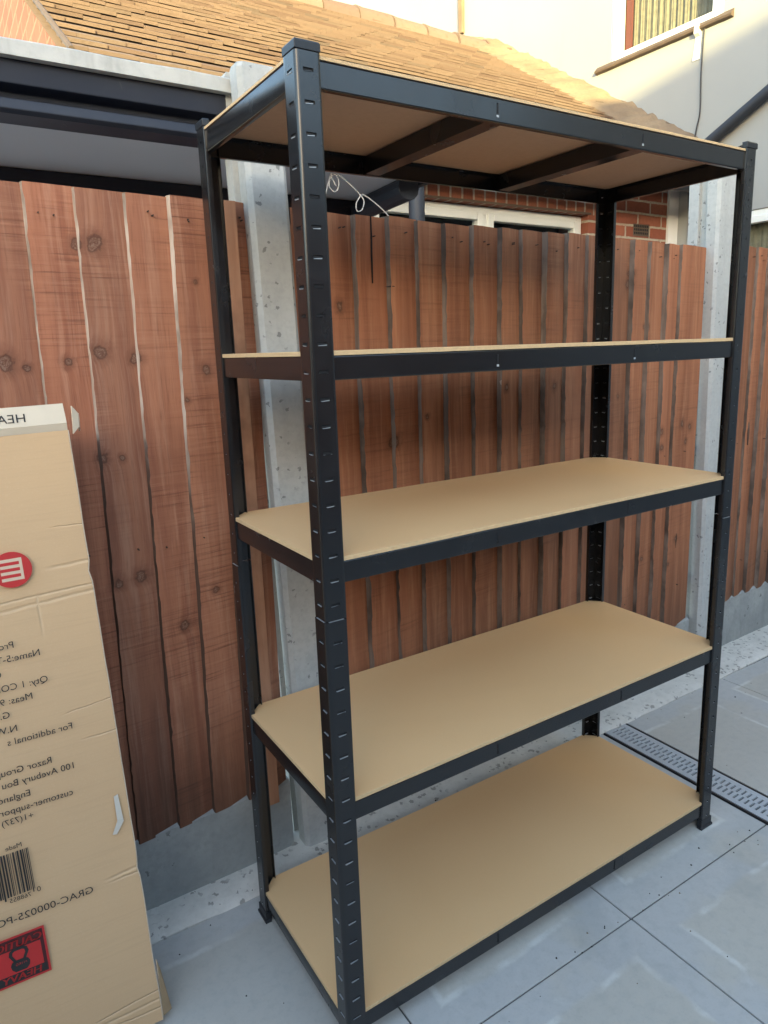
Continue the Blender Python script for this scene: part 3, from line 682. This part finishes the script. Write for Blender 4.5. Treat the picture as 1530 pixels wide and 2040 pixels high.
m = MB(); wallgrid(m, .08, XW-.002, [(WX0, WX1, WZ0, WZ1), (1.30, 3.0, WZ1, WZ1+.215), (3.328, 3.490, 2.040, 2.114)], 0, 2.52, YB, YB+.24)
m.build('brick_wall', 'brickwork', ex)
m = MB(); m.box(1.30, 3.0, YB+.001, YB+.24, WZ1+.0005, WZ1+.2145); m.build('soldier_course', 'soldier_brickwork', ex)
m = MB(); m.box(3.330, 3.488, YB+.004, YB+.02, 2.042, 2.112)
for i in range(8):
    for j in range(3): m.box(3.343+.0175*i, 3.354+.0175*i, YB+.0028, YB+.0045, 2.0515+.021*j, 2.0655+.021*j, 1)
m.build('air_brick', ['sill_tile', 'slot_black'], ex)
m = MB(); m.add([(.06, YB, 0), (.06, 5.7, 0), (.06, 5.7, rz(RY)-SL*(5.7-RY)-.08), (.06, RY, rz(RY)-.08), (.06, YB, rz(YB)-.08)], [(0, 1, 2, 3, 4)]); m.build('gable_wall', 'gable_brickwork', ex)
# window: frame, two casements, glass, net curtain
def window(parent, place, x0, x1, z0, z1, mull, extra=None, cw=.055, ow=.05):
    """place(u, d, z) -> world; u along the wall, d into the wall"""
    def bx(m, u0, u1, d0, d1, za, zb, mi=0):
        m.add([place(u, d, z) for z in (za, zb) for d in (d0, d1) for u in (u0, u1)], [(0, 2, 3, 1), (4, 5, 7, 6), (0, 1, 5, 4), (2, 6, 7, 3), (0, 4, 6, 2), (1, 3, 7, 5)], mi)
    def rect(m, u0, u1, za, zb, wd, d0, d1):
        bx(m, u0, u0+wd, d0, d1, za, zb); bx(m, u1-wd, u1, d0, d1, za, zb); bx(m, u0+wd, u1-wd, d0, d1, za, za+wd); bx(m, u0+wd, u1-wd, d0, d1, zb-wd, zb)
    f = MB(); rect(f, x0, x1, z0, z1, ow, .02, .09)
    us = [x0]+list(mull)+[x1]
    for mu in mull: bx(f, mu-.028, mu+.028, .0205, .0895, z0+ow, z1-ow)
    fo = f.build('window', 'window_upvc', parent, bevel=.004)
    for i in range(len(us)-1):
        a_ = us[i]+(ow-.012 if i == 0 else .016); b_ = us[i+1]-(ow-.012 if i == len(us)-2 else .016)
        s_ = MB(); rect(s_, a_, b_, z0+ow-.012, z1-ow+.012, cw, .008, .060); s_.build('casement', 'window_upvc', fo, bevel=.005)
        p_ = MB(); p_.add([place(u, .042, z) for u, z in ((a_+cw-.004, z0+ow+cw-.016), (b_-cw+.004, z0+ow+cw-.016), (b_-cw+.004, z1-ow-cw+.016), (a_+cw-.004, z1-ow-cw+.016))], [(0, 1, 2, 3)])
        p_.build('pane', 'glass', fo)
    return fo
wn = window(ex, lambda u, d, z: (u, YB+.03+d, z), WX0+.004, WX1-.004, WZ0+.004, WZ1-.004, [2.150], cw=.042, ow=.042)
m = MB(); rr = []
for k in range(180):
    u = WX0+.06+(WX1-WX0-.12)*k/179; d = YB+.17+.010*math.sin(k*.55)+.006*math.sin(k*1.7); rr.append([(u, d, WZ0+.06), (u, d, 2.018+.014*abs(math.sin(k*.19)))])
m.sweep(rr, closed=False, caps=False); m.build('curtain', 'curtain_net', wn)
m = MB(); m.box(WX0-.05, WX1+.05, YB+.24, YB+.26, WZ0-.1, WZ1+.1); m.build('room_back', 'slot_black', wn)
m = MB(); m.box(WX0-.02, WX1+.02, YB-.006, YB+.0, WZ1-.002+.003, WZ1+.012); m.build('head_trim', 'sill_tile', wn)
# clay tile roof, tile by tile
random.seed(11)
th_ = math.atan(SL); cs, sn = math.cos(th_), math.sin(th_); m = MB(); GA = .098; TW = .168
U = lambda x, s_, h: (x, 1.715+s_*cs-h*sn, rz(1.715)+s_*sn+h*cs)
length = (RY-1.715)/cs; nr = int(length/GA)
for r_ in range(nr+1):
    s0 = r_*GA; x = .0+(r_ % 2)*TW*.5-TW*.5; wav = .006*mnoise.noise((r_*.4, 0, 3))
    while x < XW-.01:
        xa_, xb_ = max(x, .03), min(x+TW-.0008, XW-.004)
        if xb_-xa_ > .03:
            rough_ = 1.3 if xa_ < .8 else .7
            lift = random.uniform(0, .0022)*rough_*rough_; ds = random.uniform(-.0025, .0025)*rough_+wav+.010*mnoise.noise((xa_*1.3, r_*.3, 0)); sk = random.uniform(-.004, .004)*rough_
            sag = -.010+.012*mnoise.noise((xa_*.9, s0*.9, 7)); tk = .013; gp = .0225+.0065*min(1, max(0, (xa_-.3)/2.2))
            q = []
            for (xx, k_) in ((xa_, -1), (xb_, 1)):
                q += [U(xx, s0+ds+k_*sk, gp+lift+sag), U(xx, s0+ds+k_*sk, gp+tk+lift+sag), U(xx, min(s0+.16, length+.03)+ds, .010+sag), U(xx, min(s0+.16, length+.03)+ds, .001+sag)]
            m.add(q, [(0, 1, 5, 4), (1, 2, 6, 5), (0, 3, 2, 1), (4, 5, 6, 7), (3, 7, 6, 2)])
        x += TW
m.add([U(.02, -.02, -.03), U(XW-.003, -.02, -.03), U(XW-.003, length, -.03), U(.02, length, -.03)], [(0, 1, 2, 3)])
rf = m.build('tile_roof', 'clay_tiles', ex)
m = MB(); yb_ = 5.7; m.quad((.02, RY, rz(RY)-.02), (XW-.003, RY, rz(RY)-.02), (XW-.003, yb_, rz(RY)-SL*(yb_-RY)), (.02, yb_, rz(RY)-SL*(yb_-RY))); m.build('rear_roof', 'clay_tiles', ex)
m = MB(); x = .02                                   # half-round ridge tiles, bedded unevenly
while x < XW-.05:
    L_ = .30; dz = random.uniform(-.008, .012)+.03*math.exp(-((x-3.3)/.6)**2)*0; dy = random.uniform(-.01, .01); tl = random.uniform(-.006, .006); rr = []
    for xx, k_, rad in ((x, -1, .118), (x+.05, -1, .112), (x+L_-.012, 1, .112)):
        rr.append([(xx, RY+dy+rad*math.cos(t), rz(RY)-.035+dz+k_*tl+rad*.95*math.sin(t)) for t in [math.pi*(-.05+1.1*q/10) for q in range(11)]])
    m.sweep(rr); x += L_
m.build('ridge_tile', 'clay_tiles', rf, smooth=40)
m = MB(); rr = []                                   # lumpy mortar fillet where the roof meets the house
for k in range(90):
    s_ = -.03+(length+.50)*k/89; j = .02*mnoise.noise((s_*6, 0, 1))+.014*mnoise.noise((s_*19, 2, 1)); wd = .27+.05*mnoise.noise((s_*4, 5, 0)); 
    hh = .085+j
    if s_ > length: hh *= max(.1, 1-(s_-length)/.5); wd *= max(.3, 1-(s_-length)/.7)
    rr.append([U(XW-.001, s_, -.02), U(XW-.001, s_, hh+.02), U(XW-.06, s_, hh), U(XW-.6*wd, s_, hh*.72+j*.5), U(XW-wd, s_, .026), U(XW-wd, s_, -.02)])
m.sweep(rr); m.build('mortar_fillet', 'roof_mortar', rf, smooth=50)
m = MB(); m.tube([(x, 1.73, 2.29) for x in (-.02, 1.5, 3.70)], .045, 12); m.build('eaves_gutter', 'dark_pvc', ex, smooth=40)
m = MB(); m.tube([U(.025, s_, .02) for s_ in (-.03, 1.2, length)], .010, 8); m.build('verge_strip', 'sill_tile', ex)

# ------------------------------------------------------------ rendered house
ho = thing('rendered_house', 'tall cream rendered house, its upper wall sunlit and lower wall in shade', 'house', (6, 3, 0))
HY0, HY1 = -3.5, 6.79
UW = (1.785, 2.632, 3.245, 4.35); LW = (.25, 1.66, 1.05, 2.135)
m = MB(); ys = sorted({HY0, HY1, UW[0], UW[1], LW[0], LW[1]}); zs = sorted({0, 5.9, UW[2], UW[3], LW[2], LW[3]})
for i in range(len(ys)-1):
    for j in range(len(zs)-1):
        ym, zm = (ys[i]+ys[i+1])/2, (zs[j]+zs[j+1])/2
        if any(h[0] < ym < h[1] and h[2] < zm < h[3] for h in (UW, LW)): continue
        m.box(XW, XW+.26, ys[i], ys[i+1], zs[j], zs[j+1])
for (ya, yb2) in ((HY0, HY0+.2), (HY1-.2, HY1)): m.box(XW+.26, 9, ya, yb2, 0, 5.9)
m.build('house_wall', 'cream_render', ho)
m = MB(); m.box(XW-.25, XW+2.9, HY0-.2, HY1+.02, 5.9, 6.0); m.quad((XW-.3, HY0-.2, 5.98), (XW-.3, HY1+.02, 5.98), (XW+2.6, HY1+.02, 7.6), (XW+2.6, HY0-.2, 7.6)); m.quad((XW+5.5, HY0-.2, 5.98), (XW+5.5, HY1+.02, 5.98), (XW+2.6, HY1+.02, 7.6), (XW+2.6, HY0-.2, 7.6)); m.build('house_roof', 'clay_tiles', ho)
def hplace(u, d, z): return (XW-.012+d, u, z)
for nm, Q, mul in (('u', UW, []), ('l', LW, [.95])):
    wo = window(ho, hplace, Q[0]+.003, Q[1]-.003, Q[2]+.003, Q[3]-.003, mul, cw=.042, ow=.045)
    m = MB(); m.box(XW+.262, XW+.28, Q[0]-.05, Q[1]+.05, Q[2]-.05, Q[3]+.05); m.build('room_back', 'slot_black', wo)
    m = MB(); rr = []
    for k in range(120):
        y = Q[0]+.05+(Q[1]-Q[0]-.10)*k/119; d = XW+.10+.006*math.sin(k*.8)+.004*math.sin(k*2.3); rr.append([(d, y, Q[2]+.055+.022*abs(math.sin(k*.30))+.015*mnoise.noise((k*.4, 0, 0))), (d, y, Q[3]-.05)])
    m.sweep(rr, closed=False, caps=False); m.build('curtain', 'curtain_net', wo)
    if nm == 'u':
        m = MB(); m.box(XW+.052, XW+.066, Q[1]-.128, Q[1]-.078, Q[2]+.08, Q[3]-.06); m.build('blind_edge', 'red_blind', wo)
m = MB(); rr = []
for k in range(40):
    y = 1.72+(2.752-1.72)*k/39; j = .004*mnoise.noise((y*9, 0, 0)); rr.append([(XW-.026+j, y, 3.248+j), (XW-.030+j, y, 3.260+j), (XW+.0, y, 3.290), (XW, y, 3.240)])
m.sweep(rr); m.build('window_ledge', 'sill_tile', ho)
m = MB(); rr = []                                   # white paint run below the ledge
for k in range(14):
    z = 3.270-.185*k/13; wd = .028+.022*(k/13)+.006*mnoise.noise((k*.5, 1, 0)); yc = 1.945+.012*k/13; d = -.029 if k < 4 else -.003
    rr.append([(XW+d-.002, yc-wd*.5, z), (XW+d-.002, yc+wd*.5, z), (XW+.0, yc+wd*.5, z), (XW+.0, yc-wd*.5, z)])
m.sweep(rr); m.build('paint_run', 'white_paint', ho)
m = MB(); m.tube(spline([(XW-.008, 1.905, 3.27), (XW-.010, 1.912, 3.0), (XW-.010, 1.905, 2.78), (XW-.012, 1.925, 2.66), (XW-.012, 1.955, 2.42), (XW-.012, 1.950, 2.25), (XW-.010, 1.938, 2.10), (XW-.01, 1.93, 1.7)]), .0045, 6); m.build('wall_cable', 'dark_cable', ho)
m = MB(); m.tube([(XW-.045, 2.02, 2.46), (XW-.045, 1.779, 2.585), (XW-.045, .6, 3.19)], .034, 14); m.build('sloping_pipe', 'dark_pvc', ho, smooth=40)
m = MB(); m.box(XW-.03, XW-.0005, 4.235, 4.290, 4.03, 5.88); m.build('render_strip', 'roof_mortar', ho, bevel=.004)
m = MB(); m.box(XW-.10, XW-.0005, 2.12-.09, 2.045, 1.6, 2.36); m.build('corner_pier', 'white_paint', ho)

# ------------------------------------------------------------ unseen house across the garden, roof and wing heights shaped to shade the yard
hb = thing('unseen_garden_house', 'unseen brick house across the garden, its low side wing shaped to shade the yard', 'house', (2, -13, 0))
m = MB(); m.box(-5.45, 14, -16, -12.6, 0, 4.0); m.build('house_wall', 'brickwork', hb)
m = MB(); m.sweep([[(x, -16.4, 3.95), (x, -12.2, 3.95), (x, -12.9, 5.72), (x, -14.6, 5.72)] for x in (-5.58, 14)]); m.build('house_roof', 'clay_tiles', hb)
m = MB(); m.box(-26, -5.59, -16, -12.6, 0, 3.5); m.build('side_wing', 'brickwork', hb)  # wing kept low so the sun passes over it onto the tile roof
m = MB(); m.sweep([[(x, -16.3, 3.45), (x, -12.3, 3.45), (x, -12.8, 4.90), (x, -14.6, 4.90)] for x in (-26.2, -5.59)]); m.build('wing_roof', 'clay_tiles', hb)

# unseen brick house added behind the camera to block low light from the yard
vh = thing('added_back_house', 'unseen single-storey brick house with dark glazed doors, added behind the viewer to block low light', 'house', (1, -6, 0))
YW = -4.9
m = MB()
for (x0, x1, z0, z1) in ((-7, -1.2, 0, 2.75), (1.2, 9, 0, 2.75), (-1.2, 1.2, 2.1, 2.75)): m.box(x0, x1, YW-.25, YW, z0, z1)
m.box(-7, -6.75, -9, YW-.25, 0, 2.75); m.box(8.75, 9, -9, YW-.25, 0, 2.75); m.build('house_wall', 'brickwork', vh)
m = MB(); m.box(-7.2, 9.2, -9.2, YW+.2, 2.755, 2.90); m.build('flat_roof', 'gutter_navy', vh)
for x0, x1 in ((-1.19, -.01), (.01, 1.19)):
    f = MB(); f.box(x0, x0+.07, YW-.12, YW-.05, .02, 2.09); f.box(x1-.07, x1, YW-.12, YW-.05, .02, 2.09); f.box(x0+.07, x1-.07, YW-.12, YW-.05, .02, .12); f.box(x0+.07, x1-.07, YW-.12, YW-.05, 2.0, 2.09); fo = f.build('glazed_door', 'dark_pvc', vh, bevel=.003)
    f = MB(); f.quad((x0+.07, YW-.08, .12), (x1-.07, YW-.08, .12), (x1-.07, YW-.08, 2.0), (x0+.07, YW-.08, 2.0)); f.build('pane', 'glass', fo)
    f = MB(); f.box((x1-.05 if x0 < 0 else x0+.02), (x1-.02 if x0 < 0 else x0+.05), YW-.05, YW-.01, 1.0, 1.14); f.build('handle', 'white_paint', fo)
m = MB(); m.box(-6.7, 8.7, -8.9, -8.8, .0, 2.7); m.build('inner_wall', 'white_paint', vh)

# unseen close-boarded fence added on the left to block low horizon light
sf = thing('added_side_fence', 'unseen brown close-boarded fence added on the left to block low light', 'fence', (-2.6, -2, 0))
m = MB(); y = -5.0; random.seed(5)
while y < .45:
    d = random.uniform(-.003, .003); m.sweep([[(-2.60+d, y, z), (-2.578+d, y+.002, z), (-2.590+d, y+.112, z), (-2.598+d, y+.112, z)] for z in (.03, 1.78+random.uniform(-.004, .004))]); y += .1
m.build('plank_panel', 'batten_wood', sf)
for y in (-4.9, -2.4, .3):
    m = MB(); m.box(-2.72, -2.62, y, y+.1, 0, 1.85); m.build('post', 'batten_wood', sf, bevel=.004)
m = MB()
for z in (.4, 1.4): m.box(-2.66, -2.602, -5, .44, z, z+.05)
m.build('rail', 'batten_wood', sf)
